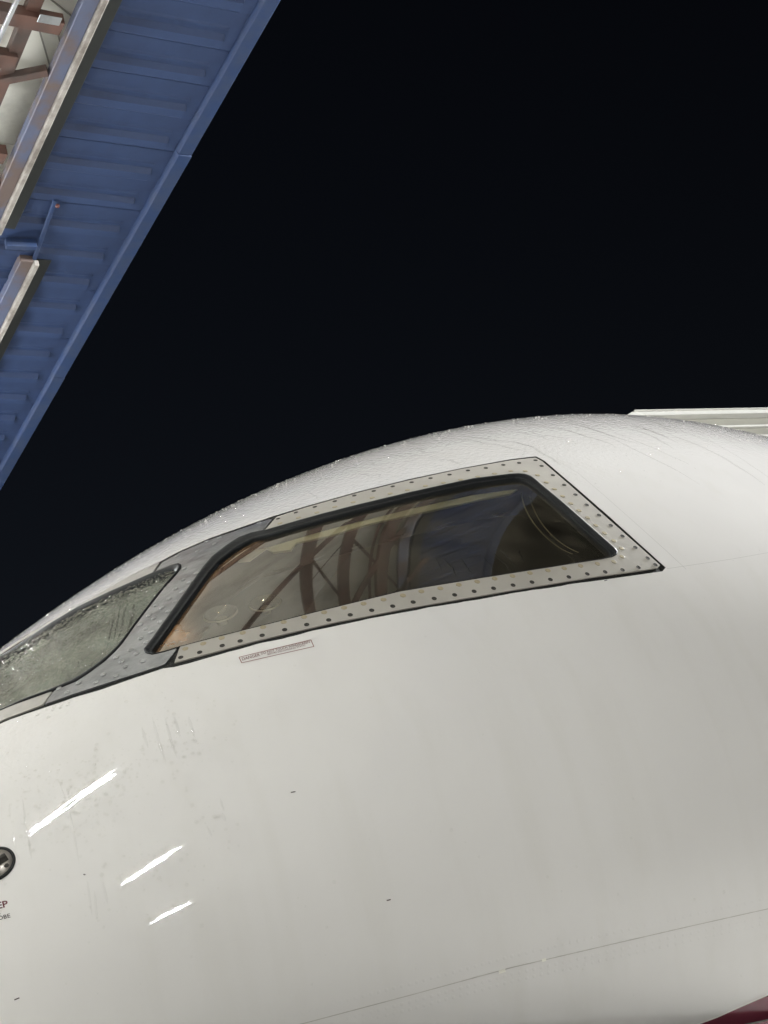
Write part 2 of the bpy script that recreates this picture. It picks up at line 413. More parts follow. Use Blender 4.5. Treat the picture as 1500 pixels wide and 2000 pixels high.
def frame_at(p, off=0.0, spin=0.0):
    u = uv([p], off); s, t = u[0]
    N = snorm(np.array([s]), np.array([t]))[0]; X = surf(np.array([s]), np.array([t]), off)[0]
    A = TV - N * (TV @ N); A /= np.linalg.norm(A); B = np.cross(N, A)
    if spin: A, B = A * math.cos(spin) + B * math.sin(spin), B * math.cos(spin) - A * math.sin(spin)
    return Matrix([[A[i], B[i], N[i], X[i]] for i in range(3)] + [[0, 0, 0, 1]])

# ================================================================== the ground
g = mesh('apron_ground', [(-400, -400, 0), (400, -400, 0), (400, 400, 0), (-400, 400, 0)], [(0, 1, 2, 3)], M['conc'])
tag(g, kind='structure')

# ================================================================== hangar
ZS = 9.0
E0 = onplane(540, 0, ZS); _e1 = onplane(0, 945, ZS)
EV = (_e1 - E0) / np.linalg.norm(_e1 - E0); HV = np.array([-EV[1], EV[0], 0.0])   # along the eave; into the hangar
def hw(a, b, z): return E0 * np.array([1, 1, 0]) + EV * a + HV * b + ZV * z
def hab(x, y, z):
    p = onplane(x, y, z) - E0; return p @ EV, p @ HV
hangar = empty('hangar', hw(0, 0, 0))
tag(hangar, 'steel hangar with blue ribbed soffit, brown trusses and white ceiling, open to the night', 'hangar')
def hbox(name, a0, a1, b0, b1, z0, z1, m, bev=0.0):
    V, Fc = box_vf(a0, a1, b0, b1, z0, z1)
    o = mesh(name, [hw(*v) for v in V], [f[::-1] for f in Fc], m, hangar)
    if bev: bevel(o, bev)
    return o
def hbar(name, p, q, wd, dp, m, parent=None, bev=.004):
    """bar between two (a, b, z) points, wd wide in plan, dp deep, hanging below them"""
    P, Q = hw(*p), hw(*q); d = Q - P; d /= np.linalg.norm(d); sd = np.cross(d, ZV); sd /= np.linalg.norm(sd); up = np.cross(sd, d)
    V = [X + sd * wd / 2 * i + up * dp * j for X in (P, Q) for i, j in ((-1, -1), (1, -1), (1, 0), (-1, 0))]
    Fc = [(0, 1, 2, 3), (7, 6, 5, 4), (0, 4, 5, 1), (1, 5, 6, 2), (2, 6, 7, 3), (3, 7, 4, 0)]
    o = mesh(name, V, Fc, m, parent or hangar)
    if bev: bevel(o, bev, 1)
    return o
# blue soffit sheets: one pressed sheet per rib, the rib closed at its outer end
RP = 0.355
B0, B1 = 0.10, 1.16
def soffit_mesh():
    # profile across a (one pitch): flat, small step up, rib groove
    pr = [(0, 0), (.13, 0), (.15, -.005), (.17, 0), (.205, 0), (.24, -.034), (.31, -.034), (RP - .004, 0)]
    V, Fc = [], []
    n = len(pr)
    for b, k in ((B1, 1.0), (.225, 1.0), (.21, 0.0), (B0, 0.0)):
        for a, z in pr: V.append((a, b, ZS + z * k))
    for r in range(3):
        for i in range(n - 1): Fc.append((r * n + i, r * n + i + 1, (r + 1) * n + i + 1, (r + 1) * n + i))
    return V, Fc
sv, sf = soffit_mesh()
_ph = hab(240, 52, ZS)[0] - .30
A_MIN, A_MAX = -13.0, 16.0
k0 = int(math.floor((A_MIN - _ph) / RP)); k1 = int(math.ceil((A_MAX - _ph) / RP))
sme = None
for k in range(k0, k1):
    a = _ph + k * RP
    if sme is None:
        o = mesh('soffit_sheet', [hw(x, y, z) - hw(0, 0, 0) for x, y, z in sv], sf, M['blue'])
        sme = o.data; col.objects.unlink(o); bpy.data.objects.remove(o)
    o = bpy.data.objects.new('soffit_sheet', sme)
    jig = random.uniform(-.004, .004)
    link(o, hangar, Matrix.Translation(Vector(hw(a, jig, random.uniform(-.002, .002)))))
hbox('soffit_backing', A_MIN - 20, A_MAX + .5, .02, 1.16, ZS + .06, ZS + .09, M['blue'])
# edge trim in butted lengths
xa = A_MIN - .7
i = 0
while xa < A_MAX:
    L = 3.05
    dz = random.uniform(-.006, .006); db = random.uniform(-.006, .006)
    V = [(0, 0), (.105, 0), (.118, .028), (.118, .10), (0, .10)]      # (b, z) section
    vv = [hw(xa + q, b + db, ZS - .055 + z + dz) for q in (0.004, L) for b, z in V]; n = len(V)
    Fc = [(j, (j + 1) % n, n + (j + 1) % n, n + j) for j in range(n)] + [tuple(range(n))[::-1], tuple(range(n, 2 * n))]
    bevel(mesh('edge_trim', vv, Fc, M['bluetrim'], hangar), .005, 2)
    xa += L; i += 1
hbox('eave_flashing', A_MIN - 20, A_MAX, .012, .05, ZS + .05, ZS + .30, M['bluetrim'])
# main edge beam with a pale flange lip, then a second length stepped outwards
bm_b = hab(215, 0, 8.88)[1]; bm_a = hab(215, 0, 8.88)[0]
a_end = hab(0, 470, 8.88)[0] + 1.2
def edge_beam(b, a0, a1, wd=.105):
    o = hbar('edge_beam', (a0, b + wd / 2 + .045, 8.985), (a1, b + wd / 2 + .045, 8.985), wd, .075, M['beam'])
    hbar('painted_shadow_strip', (a0 + .03, b - .062, 8.985), (a1 - .003, b - .062, 8.985), .112, .03, M['shadow_strip'], o, .004)  # the beam's cast shadow, put in as a dark strip
    l = hbar('flange_lip', (max(a0, -.9) + .002, b + .0225, 8.935), (a1 - .002, b + .0225, 8.935), .042, .055, M['lip'], o, .006)
    return o
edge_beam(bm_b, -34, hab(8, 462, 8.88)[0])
p2 = hab(73, 518, 8.88)
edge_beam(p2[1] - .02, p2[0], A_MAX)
# bracket and rod where the beams step
q1 = hab(12, 484, 8.9); q2 = hab(72, 486, 8.9)
hbar('step_bracket', (q1[0], q1[1], 8.98), (q2[0], q2[1], 8.98), .05, .08, M['bluetrim'])
q1 = hab(110, 404, 8.9); q2 = hab(66, 520, 8.9)
hbar('stay_rod', (q1[0], q1[1], 8.97), (q2[0], q2[1], 8.95), .032, .02, M['bluetrim'])
c = hab(112, 402, 8.95)
hbar('warning_lamp', (c[0] - .015, c[1], 8.965), (c[0] + .015, c[1], 8.965), .03, .03, mat('red_lens', (.12, .04, .035), .5), None, .008)
# truss chords, struts and diagonals under the white ceiling
ch_b = hab(74, 0, 8.95)[1]
CH = [ch_b, ch_b + .40, ch_b + .80, ch_b + 2.9, ch_b + 4.6, ch_b + 6.6]
for b in CH: hbar('truss_chord', (-.9, b, 9.02), (A_MAX, b, 9.02), .095, .06, M['rust'])
s1 = hab(145, 58, 8.93); s0 = hab(0, 36, 8.93)
PT_ = 1.30
kk = range(int((-1.0 - s1[0]) / PT_), int((A_MAX - s1[0]) / PT_) + 1)
for k in kk:
    a = s1[0] + k * PT_
    hbar('strut', (a, bm_b + .2, 9.0), (a - .02, CH[1] + .1, 9.0), .115, .09, M['rust'])
    hbar('diagonal', (a + .42, bm_b + .16, 8.985), (a + .80, CH[0] + .45, 8.985), .062, .06, M['rust'])
    if k % 2 == 0:
        hbar('diagonal', (a + .06, CH[1], 9.06), (a + PT_ * .9, CH[2], 9.06), .07, .07, M['rust'])
        hbar('diagonal', (a + PT_, CH[2], 9.06), (a + 2 * PT_ - .1, CH[1], 9.06), .05, .05, M['rust'])
    hbar('diagonal', (a, CH[2], 9.0), (a + PT_ * .95, CH[3], 9.0), .08, .08, M['rust'])
    if k % 3 == 0: hbar('strut', (a + .05, CH[1], 9.03), (a, CH[5], 9.03), .10, .10, M['rust'])
hbar('cross_truss', (-.95, bm_b + .2, 9.02), (-.95, 16.9, 9.02), .14, .16, M['rust'])
u1, u0 = hab(30, 119, 8.95), hab(-60, 104, 8.95); hbar('strut', (*u1, 9.0), (*u0, 9.0), .12, .08, M['rust'])
u1, u0 = hab(10, 366, 8.95), hab(-60, 356, 8.95); hbar('strut', (*u1, 9.0), (*u0, 9.0), .10, .08, M['rust'])
for pa, pb in (((75, 54), (98, 132)), ((112, 64), (128, 120)), ((96, 0), (140, 35))):
    u1, u0 = hab(*pa, 9.24), hab(*pb, 9.24); hbar('ceiling_joint', (*u1, 9.262), (*u0, 9.262), .012, .004, M['joint'], None, 0)
# bolted gusset, conduit
c = hab(85, 49, 8.9); hbar('gusset_plate', (c[0] - .05, c[1] - .1, 8.905), (c[0] - .05, c[1] + .05, 8.905), .07, .008, M['galv'])
p = hab(36, 0, 8.8); q = hab(0, 78, 8.8)
def tube_mesh(P, Q, r, n=12):
    d = (Q - P) / np.linalg.norm(Q - P); a = np.cross(d, ZV if abs(d[2]) < .9 else TV); a /= np.linalg.norm(a); b = np.cross(d, a)
    V = [X + r * (a * math.cos(i * 2 * math.pi / n) + b * math.sin(i * 2 * math.pi / n)) for X in (P, Q) for i in range(n)]
    return V, [(i, (i + 1) % n, n + (i + 1) % n, n + i) for i in range(n)] + [tuple(range(n))[::-1], tuple(range(n, 2 * n))]
dd = (q[0] - p[0], q[1] - p[1])
cV, cF = tube_mesh(hw(p[0] - 3 * dd[0], p[1] - 3 * dd[1], 8.82), hw(q[0] + 5 * dd[0], q[1] + 5 * dd[1], 8.82), .017)
cdt = mesh('conduit', cV, cF, M['galv'], hangar, True)
# white ceiling sheets with open laps
ca = -34.0; i = 0
while ca < A_MAX:
    L = 1.06
    for (b0, b1) in ((1.10, 5.2), (5.23, 12.0), (12.03, 17.0)):
        z = 9.27 + (i % 2) * .006 + random.uniform(-.003, .003)
        o = hbox('ceiling_sheet', ca, ca + L + .01, b0, b1, z, z + .03, M['ceil'])
    ca += L; i += 1
hbox('back_wall', -34, A_MAX, 17.0, 17.2, 0, 9.6, M['wall'])
hbox('end_wall', A_MAX, A_MAX + .2, 1.0, 17.2, 0, 9.6, M['wall'])
for a in (-34, -24, 14.5):
    hbox('column', a, a + .3, 1.15, 1.45, 0, 8.86, M['rust'], .01)

# ================================================================== neighbouring building behind the crest
ZB = 10.0
n0, n1 = onplane(1221, 806, ZB), onplane(1500, 801, ZB)
bv = (n1 - n0) / np.linalg.norm(n1 - n0); bo = np.array([-bv[1], bv[0], 0.0])
if bo @ n0 < 0: bo = -bo
def bw(x, y, z): return n0 * np.array([1, 1, 0]) + bv * x + bo * y + ZV * z
bld = empty('neighbouring_building', bw(0, 0, 0))
tag(bld, 'white building edge with grey cladding strips, showing just behind the fuselage crest', 'building')
def bbox(name, x0, x1, y0, y1, z0, z1, m, bev=0.0, skew=0.0):
    V, Fc = box_vf(x0, x1, y0, y1, z0, z1)
    o = mesh(name, [bw(x + (skew if (x == x0 and z > (z0 + z1) / 2) else 0), y, z) for x, y, z in V], Fc, m, bld)
    me = o.data; b_ = bmesh.new(); b_.from_mesh(me); bmesh.ops.recalc_face_normals(b_, faces=b_.faces); b_.to_mesh(me); b_.free()
    if bev: bevel(o, bev, 2)
    return o
pxm = F_PX / np.linalg.norm(n0 - CAM)
def dz(px): return px / pxm * 1.06
bbox('parapet', 0, 40, 0, .4, ZB - dz(5.5), ZB + dz(2.2), M['bwhite'], .012, skew=dz(16))
bbox('parapet_cap', dz(20), 40, -.03, .4, ZB + dz(2.4), ZB + dz(3.8), M['bwhite'], .008)
bbox('drip_edge', .3, 40, -.02, .3, ZB - dz(7.6), ZB - dz(5.7), M['bwhite'], .006)
zz = ZB - dz(8.6); k = 0
while zz > 1.0:
    h = dz(17)
    bbox('cladding_strip', .6, 40, .10, .35, zz - h, zz, M['bgrey'], .01)
    bbox('cover_strip', .6, 40, .06, .35, zz - h - dz(4.5), zz - h - .004, M['bwhite'], .006)
    zz -= h + dz(4.5) + .004; k += 1
bbox('wall_core', 1.0, 40, .36, 8, 0, ZB - dz(4), M['bgrey'])

# ================================================================== lamps: twin-tube battens hung in the hangar (their reflections are the three double streaks; the rest are added fill)
def refl_hit(px, z, nf=None):
    u = uv([px]); s, t = u[0]; X = surf0(np.array([s]), np.array([t]))[0]; N = (nf or snorm)(np.array([s]), np.array([t]))[0]
    d = ray(*px); r = d - 2 * (d @ N) * N
    return X + r * (z - X[2]) / r[2]
LZ = 7.7
# roof framing over the nose: the dark members mirrored in the side window
def rafter(name, pa, pb, wd, ea, eb, z=9.05, m=None):
    P, Q = refl_hit(pa, 9.0, pane_norm) - E0, refl_hit(pb, 9.0, pane_norm) - E0
    p, q = np.array([P @ EV, P @ HV]), np.array([Q @ EV, Q @ HV]); d = (q - p) / np.linalg.norm(q - p)
    p = p - d * ea; q = q + d * eb
    hbar(name, (p[0], max(p[1], 1.3), z), (q[0], q[1], z), wd, wd, m or M['rust'])
rafter('rafter', (600, 1060), (605, 1190), .115, 1.2, 2.5)
rafter('rafter', (683, 1030), (672, 1175), .105, 1.0, 2.5)
rafter('rafter', (772, 1000), (745, 1165), .125, .4, 2.5)
rafter('rafter', (693, 1030), (684, 1175), .03, .8, 2.0)
rafter('rafter', (745, 1010), (725, 1170), .03, .5, 2.0)
rafter('diagonal', (500, 1190), (625, 1058), .13, .6, .3, 9.0)
rafter('diagonal', (690, 1168), (768, 1045), .09, .2, .2, 9.0)
rafter('diagonal', (768, 1158), (815, 1100), .09, .3, .2, 9.0)
rafter('diagonal', (690, 1050), (800, 1165), .025, .2, .4, 9.0)
rafter('diagonal', (610, 1090), (670, 1165), .025, .2, .4, 9.0)
rafter('diagonal', (770, 1050), (812, 1100), .025, .2, .2, 9.0)
rafter('diagonal', (610, 1120), (680, 1040), .02, .2, .2, 9.0)
def batten(P, Q, label, tm='tube'):
    c = (P + Q) / 2; L = np.linalg.norm(Q - P); d = (Q - P) / L; sd = np.cross(d, ZV); sd /= np.linalg.norm(sd)
    t = empty('batten_lamp', c)
    tag(t, label, 'lamp', 'twin tube lamps hung in a row in the hangar')
    V, Fc = box_vf(-L / 2, L / 2, -.028, .028, .03, .085)
    bevel(mesh('housing', [c + d * x + sd * y + ZV * z for x, y, z in V], Fc, M['lampbody'], t), .006)
    for k in (-1, 1):
        V, Fc = tube_mesh(c - d * (L / 2 - .03) + sd * k * .082, c + d * (L / 2 - .03) + sd * k * .082, .013, 10)
        mesh('tube', V, Fc, M[tm], t, True)
        V, Fc = box_vf(-.025, .025, -.135, .135, -.02, .03)
        e = c + d * k * (L / 2 - .02)
        bevel(mesh('tube_holder', [e + d * x + sd * y + ZV * z for x, y, z in V], Fc, M['lampbody'], t), .004)
        V, Fc = tube_mesh(c + d * k * L * .35 + ZV * .08, c + d * k * L * .35 + ZV * (9.27 - c[2]), .006, 6)
        mesh('hanger_rod', V, Fc, M['galv'], t)
    return t
def fixlen(P, Q, L):
    c = (P + Q) / 2; d = (Q - P) / np.linalg.norm(Q - P); return c - d * L / 2, c + d * L / 2
batten(*fixlen(refl_hit((65, 1622), LZ), refl_hit((222, 1510), LZ), 1.15), 'lamp hung over the nose, its reflection the longest double streak on the fuselage', 'tube_lo')
batten(*fixlen(refl_hit((250, 1720), LZ), refl_hit((340, 1660), LZ), 1.5), 'lamp behind the camera, its reflection the middle of three double streaks', 'tube_mid')
batten(*fixlen(refl_hit((300, 1800), LZ), refl_hit((362, 1766), LZ), 3.0), 'farthest lamp behind the camera, its reflection the lowest and shortest streak', 'tube_mid')
for a, b, z, lb in ((4.6, 4.2, LZ - .6, 'added unseen fill lamp left of the frame, brightening the white ceiling sheets and soffit'), (9.6, 4.2, LZ - .6, 'added unseen fill lamp at the far left end of the front row'),
                 (1.5, 5.5, LZ - .1, 'added unseen fill lamp left of the nose on its far side, brightening the crown')):
    c = hw(a, b, z); batten(c - HV * .7, c + HV * .7, lb, 'tube_fill')  # added out of view to brighten ceiling, soffit and crown
# added, unseen fill light on a mast, aft of the frame on the aircraft's port side
mp = np.array([FILL_MAST[0], FILL_MAST[1], 0.0]); mh = FILL_MAST[2]
mast = empty('added_fill_mast', mp); tag(mast, 'added unseen fill light on a mast beyond the right edge, brightening the rear fuselage and crest', 'added fill light')
V, Fc = tube_mesh(mp, mp + ZV * (mh + .3), .09, 14); mesh('added_fill_pole', V, Fc, M['galv'], mast, True)
for hz, tgt in ((0.0, (1.0, 3.8, 3.0)), (-.75, (6.5, 20.0, 9.3))):
    hp_ = mp + ZV * (mh + hz)
    aim = np.array(tgt) - hp_; aim /= np.linalg.norm(aim); ms = np.cross(aim, ZV); ms /= np.linalg.norm(ms); mu_ = np.cross(ms, aim)
    mw = lambda x, y, z: hp_ + aim * (.35 + z) + ms * x + mu_ * y
    V, Fc = box_vf(-.42, .42, -.30, .30, -.14, .02)
    head = bevel(mesh('fill_lamp_head', [mw(*v) for v in V], Fc, M['lampbody'], mast), .02)
    mesh('fill_lamp_lens', [mw(x, y, .024) for x, y in ((-.38, -.26), (.38, -.26), (.38, .26), (-.38, .26))], [(0, 1, 2, 3)], M['fill_flood'] if hz == 0 else M['fill_flood_dim'], head)
    V, Fc = tube_mesh(hp_, hp_ + aim * .25, .05, 8); mesh('fill_lamp_bracket', V, Fc, M['galv'], mast)

# ================================================================== aircraft
air = empty('aircraft', ORG + TV * 2.0)
tag(air, 'wet white aircraft nose with large riveted cockpit side window and maroon belly', 'aircraft')

# ---- outlines (pixels of the photograph, traced on the skin)
OPEN_TOP = [(48, 1243), (103, 1210), (168, 1174), (252, 1125), (312, 1097), (350, 1077), (410, 1051), (470, 1030), (528, 1010), (600, 988), (700, 960), (800, 935.5), (900, 914.5), (1000, 896.5), (1047, 891), (1064, 900)]
OPEN_RIGHT = [(1120, 948), (1180, 1000), (1240, 1054), (1299, 1107), (1293, 1115)]
OPEN_BOT = [(1150, 1134), (1000, 1159), (800, 1194), (650, 1223), (500, 1259), (340, 1303), (319, 1306), (240, 1332), (144, 1363), (82, 1384), (20, 1405)]
PLATE_OUT = [(541, 1010), (600, 991), (700, 963), (800, 938.5), (900, 917), (1000, 899.5), (1045, 894.5), (1058, 901), (1115, 950), (1176, 1004), (1236, 1057), (1289, 1104.5), (1283, 1110), (1150, 1129), (1000, 1153.5), (800, 1188), (650, 1217), (500, 1252.5), (341, 1295)]
SEAL_OUT = [(352, 1264), (420, 1246), (500, 1226), (633, 1192.5), (780, 1156.5), (924, 1132.5), (1104, 1104), (1176, 1093), (1195, 1089), (1204, 1084.5), (1206.5, 1079), (1202, 1072), (1150, 1026), (1100, 982), (1060, 949), (1048, 938), (1037, 930), (1025, 926), (1012, 925), (996, 926), (924, 935), (800, 962), (700, 986), (633, 1003), (583, 1017), (517, 1036),
            (490, 1041), (466, 1050), (444, 1064), (413, 1088), (396, 1108), (340, 1187), (290, 1257), (280, 1269), (284, 1276), (297, 1279), (320, 1274)]
SEAL_IN = [(352, 1262.5), (420, 1244.5), (500, 1224), (633, 1190), (780, 1153.5), (924, 1129.5), (1104, 1100.5), (1170, 1090), (1184, 1086.5), (1190, 1082), (1190, 1078), (1184, 1071), (1134, 1028), (1085, 985), (1047, 954), (1036, 946), (1028, 941), (1020, 937), (1010, 935), (994, 936), (924, 945.5), (800, 972), (700, 996), (633, 1013), (583, 1027), (519, 1046),
           (495, 1051.5), (476, 1063), (458, 1074), (430, 1096), (411, 1118), (357, 1193), (312, 1254), (303, 1266), (303, 1270), (309, 1272), (326, 1269)]
WS_R_OUT = [(300, 1119), (318, 1112), (334, 1104.5), (348, 1101), (354.5, 1104), (354.5, 1110), (345, 1122), (322, 1147), (296, 1180), (264, 1222), (240, 1256), (226, 1272), (206, 1291), (178, 1312), (149, 1331), (120, 1343), (98, 1352)]
WS_TOP_OUT = [(31, 1259), (96, 1220.5), (154, 1185.5), (216, 1156), (262, 1136)]
WS_BOT_OUT = [(50, 1369), (15, 1381.5)]
WS_IN_R = [(306, 1125), (322, 1118.5), (338, 1114), (343, 1115), (342, 1118), (333, 1130), (314, 1151), (289, 1184), (258, 1224), (234, 1258), (220, 1272), (200, 1289), (172, 1309), (144, 1327), (116, 1338.5), (105, 1343), (96, 1347)]
WS_IN_TOP = [(31, 1267), (96, 1228.5), (154, 1194), (216, 1164), (262, 1143.5)]
WS_IN_BOT = [(50, 1364), (15, 1376.5)]
SEAL_IN = [tuple(np.array(b) + (np.array(a) - np.array(b)) * .22) for a, b in zip(SEAL_OUT, SEAL_IN)]
def ext(line_uv, k=0, dist=.16):
    """carry a uv line on beyond its first (k=0) or last (k=-1) point towards the nose"""
    a, b = (line_uv[0], line_uv[2]) if k == 0 else (line_uv[-1], line_uv[-3])
    d = (a - b) / np.linalg.norm(a - b); return a + d * dist
def U(px, step=14): return uv(dens(px, step, False))
ot, orr, ob = U(OPEN_TOP), U(OPEN_RIGHT), U(OPEN_BOT)
jit = lambda L, k: L + (np.convolve(rng.normal(size=len(L) + 4), [.25, .5, 1, .5, .25], 'same')[2:-2] * k)[:, None] * np.array([0, 1 / TS])
OPEN = np.concatenate([[ext(ot)], ot, jit(orr, .0007), jit(ob, .0012), [ext(ob, -1)]])
ws_o = np.concatenate([[ext(U(WS_TOP_OUT))], U(WS_TOP_OUT), U(WS_R_OUT, 8), U(WS_BOT_OUT), [ext(U(WS_BOT_OUT), -1)]])
ws_i = np.concatenate([[ext(U(WS_IN_TOP))], U(WS_IN_TOP), U(WS_IN_R, 8), U(WS_IN_BOT), [ext(U(WS_IN_BOT), -1)]])
so = uv(dens(SEAL_OUT, 10)); si = uv(dens(SEAL_IN, 10))
GLASS_EDGE = uv(dens(SEAL_IN, 10), -.012)

# ---- skin
gs = np.concatenate([[.004, .012, .025, .045, .07], np.arange(.1, 3.4, .036), np.linspace(3.45, 18, 24)])
gt = np.linspace(-math.pi / 2, math.pi * 1.5, 181)
outer = [(s, gt[0]) for s in gs] + [(gs[-1], t) for t in gt[1:]] + [(s, gt[-1]) for s in gs[::-1][1:]] + [(gs[0], t) for t in gt[::-1][1:-1]]
PG = np.stack([a.ravel() for a in np.meshgrid(gs[1:-1], gt[1:-1], indexing='ij')], 1)
PROBE_C = uv([(-9, 1688)])[0]
SU, ST, _, _ = triangulate(np.array(outer), [OPEN], PG, .012)
SN = snorm(SU[:, 0], SU[:, 1]); SV = surf0(SU[:, 0], SU[:, 1]); ST = orient(SV, ST, SN)
skin = mesh('fuselage_skin', SV, ST, M['skin'], air, True, SN)
skin['label'] = 'white painted nose skin, wet on top'
wetv = sstep(SN[:, 2], .52, .76) * .85 + .04
at = skin.data.attributes.new('wet', 'FLOAT', 'POINT'); at.data.foreach_set('value', wetv.astype(float).tolist())

# ---- sealant bed, plates, seals, glass
bed = patch('sealant_bed', OPEN, [so, ws_o], -.0015, .012, M['sealant'], air, .05, True)
gap_l = [(341, 1295), (352, 1270)]
frame_outer = uv(dens(PLATE_OUT, 14, False))
# the plate's inner edge follows the seal from the lower joint round to the upper joint
i_lo = 0; i_hi = int(np.argmin(np.hypot(*(dens(SEAL_OUT, 10) - np.array([521, 1035])).T)))
inner = so[i_lo:i_hi + 1]
side_frame = patch('side_window_frame', np.concatenate([frame_outer, inner + 0]), [], .0012, .006, M['frame'], air, .03, True)
side_frame['label'] = 'light grey plate framing the side window'
POST = [(316, 1099.5), (350, 1080), (410, 1054), (470, 1033.5), (526, 1014), (531, 1014.5), (516, 1033.5)]
pl = dens(SEAL_OUT, 10); post_inner = pl[i_hi:]
POST2 = [(345, 1268), (322, 1297), (316, 1299.5), (240, 1324), (144, 1355), (88, 1375), (92, 1368), (106, 1349)]
ws_edge = dens(WS_R_OUT, 8, False)[::-1]
post_px = np.concatenate([dens(POST, 12, False), post_inner[1:], dens(POST2, 12, False), ws_edge[3:-1], [(303, 1116.5)]])
post = patch('window_post', post_px, [], .0016, .006, M['post'], air, .02)
post['label'] = 'dark grey metal post between windscreen and side window'
up = np.concatenate([[ext(U([(31, 1254), (48, 1244.5), (103, 1211.5), (168, 1175.5)]))], U([(48, 1244.5), (103, 1211.5), (168, 1175.5), (252, 1126.5), (311, 1099.5), (300, 1117)]), U(WS_TOP_OUT + [(297, 1120.5)])[::-1], [ext(U(WS_TOP_OUT))]])
patch('windscreen_frame', up, [], .0012, .006, M['wframe'], air, .03, True)
lowl = U([(102, 1352), (84, 1377), (45, 1392), (15, 1403)]); lowu = U([(98, 1352.5), (50, 1369.5), (15, 1382)])
lo = np.concatenate([lowl, [ext(lowl, -1)], [ext(lowu, -1)], lowu[::-1]])
patch('windscreen_frame', lo, [], .0012, .006, M['wframe'], air, .03, True)

def resample(L, n, closed=True):
    L = np.asarray(L); P = np.concatenate([L, L[:1]]) if closed else L
    d = np.concatenate([[0], np.cumsum(np.linalg.norm(np.diff(P, axis=0), axis=1))]); q = np.linspace(0, d[-1], n + 1)[:-1] if closed else np.linspace(0, d[-1], n)
    return np.stack([np.interp(q, d, P[:, 0]), np.interp(q, d, P[:, 1])], 1)
def keyed(A, B, per, closed=True):
    """two outlines with matching key points, each span cut into the same number of pieces"""
    a, b = [], []
    n = len(A)
    for i in range(n if closed else n - 1):
        j = (i + 1) % n; k = max(2, int(np.linalg.norm(np.subtract(A[j], A[i])) / per))
        for q in range(k):
            a.append(np.add(A[i], np.subtract(A[j], A[i]) * q / k)); b.append(np.add(B[i], np.subtract(B[j], B[i]) * q / k))
    if not closed: a.append(A[-1]); b.append(B[-1])
    return np.array(a, float), np.array(b, float)
def seal(name, A, B, prof_, m, closed=True):
    n = len(A); V, NN = [], []
    for f, h in prof_:
        L = A + (B - A) * f; V.append(surf(L[:, 0], L[:, 1], h))
    k = len(prof_); V = np.concatenate(V); r = n if closed else n - 1
    Fc = [(j * n + i, j * n + (i + 1) % n, (j + 1) * n + (i + 1) % n, (j + 1) * n + i) for j in range(k - 1) for i in range(r)]
    N = np.concatenate([snorm(A[:, 0], A[:, 1])] * k)
    T = np.array(Fc); fn = np.cross(V[T[:, 1]] - V[T[:, 0]], V[T[:, 2]] - V[T[:, 0]])
    Fc = [tuple(f) if (fn[i] @ N[f[0]]) > 0 else tuple(f[::-1]) for i, f in enumerate(T)]
    return mesh(name, V, Fc, m, air, True)
ka, kb = keyed(SEAL_OUT, SEAL_IN, 8)
seal('side_window_seal', uv(ka), uv(kb), [(-.02, -.004), (0, .0014), (.1, .0024), (.3, .0020), (.55, -.0005), (.78, -.003), (.86, -.0022), (.95, -.005), (1.0, -.010), (1.02, -.03)], M['rubber'])
ka, kb = keyed(WS_TOP_OUT[1:] + WS_R_OUT + WS_BOT_OUT[:1], WS_IN_TOP[1:] + WS_IN_R + WS_IN_BOT[:1], 8, False)
ua, ub = uv(ka), uv(kb)
ua = np.concatenate([[ext(ua)], ua, [ext(ua, -1)]]); ub = np.concatenate([[ext(ub)], ub, [ext(ub, -1)]])
seal('windscreen_seal', ua, ub, [(-.03, -.004), (0, .0018), (.2, .004), (.5, .004), (.8, -.001), (1.0, -.008), (1.03, -.02)], M['rubber'], False)

# ---- glazing
cen = GLASS_EDGE.mean(0)
gl_edge = cen + (GLASS_EDGE - cen) * 1.012
LEFT_PX = np.array([(303, 1268), (357, 1193), (411, 1118), (430, 1096), (458, 1074), (497, 1055)], float)
def stain(Uv):
    x, y = proj(surf(Uv[:, 0], Uv[:, 1], -.012)); P = np.stack([x, y], 1)
    L = dens(LEFT_PX, 6, False); d = mindist(P, L)
    a = 1.2 * np.exp(-(d / 24.0) ** 1.0)
    blob = 1.0 * np.exp(-(((x - 352) / 38) ** 2 + ((y - 1243) / 26) ** 2))
    return np.clip(a + blob * 1.0, 0, 1.5)
pane = patch('side_window_glass', gl_edge, [], -.012, .006, M['glass'], air, .018, True, ('stain', stain), nf=pane_norm)
pane['label'] = 'tinted side window glass reflecting the hangar trusses, browned along its front edge'
wi = ws_i.mean(0); wg = wi + (ws_i - wi) * 1.015
wpane = patch('windscreen_glass', wg, [], -.011, .006, M['wglass'], air, .03, True)
wpane['label'] = 'windscreen glass covered in rain'

# ---- fasteners
def disc_mesh(name, r, h, m, slot=True, n=16, dome=0.0):
    V, Fc = [], []
    rings = [(r, -.002), (r, h), (r * .86, h + .0002 + dome * .5)]
    for q, z in rings: V += [(q * math.cos(i * 2 * math.pi / n), q * math.sin(i * 2 * math.pi / n), z) for i in range(n)]
    if slot:
        rr = [(r * .60, h + dome * .8), (r * .42, h - .0003)]
        for q, z in rr: V += [((q if i % 4 else q * .62) * math.cos(i * 2 * math.pi / n), (q if i % 4 else q * .62) * math.sin(i * 2 * math.pi / n), z) for i in range(n)]
        V.append((0, 0, h - .0002)); k = 5
    else:
        V.append((0, 0, h + .0002 + dome)); k = 3
    for a in range(k - 1): Fc += [(a * n + i, a * n + (i + 1) % n, (a + 1) * n + (i + 1) % n, (a + 1) * n + i) for i in range(n)]
    Fc += [((k - 1) * n + i, (k - 1) * n + (i + 1) % n, k * n) for i in range(n)]
    me = bpy.data.meshes.new(name); me.from_pydata(V, [], Fc); me.materials.append(m); me.update(); return me
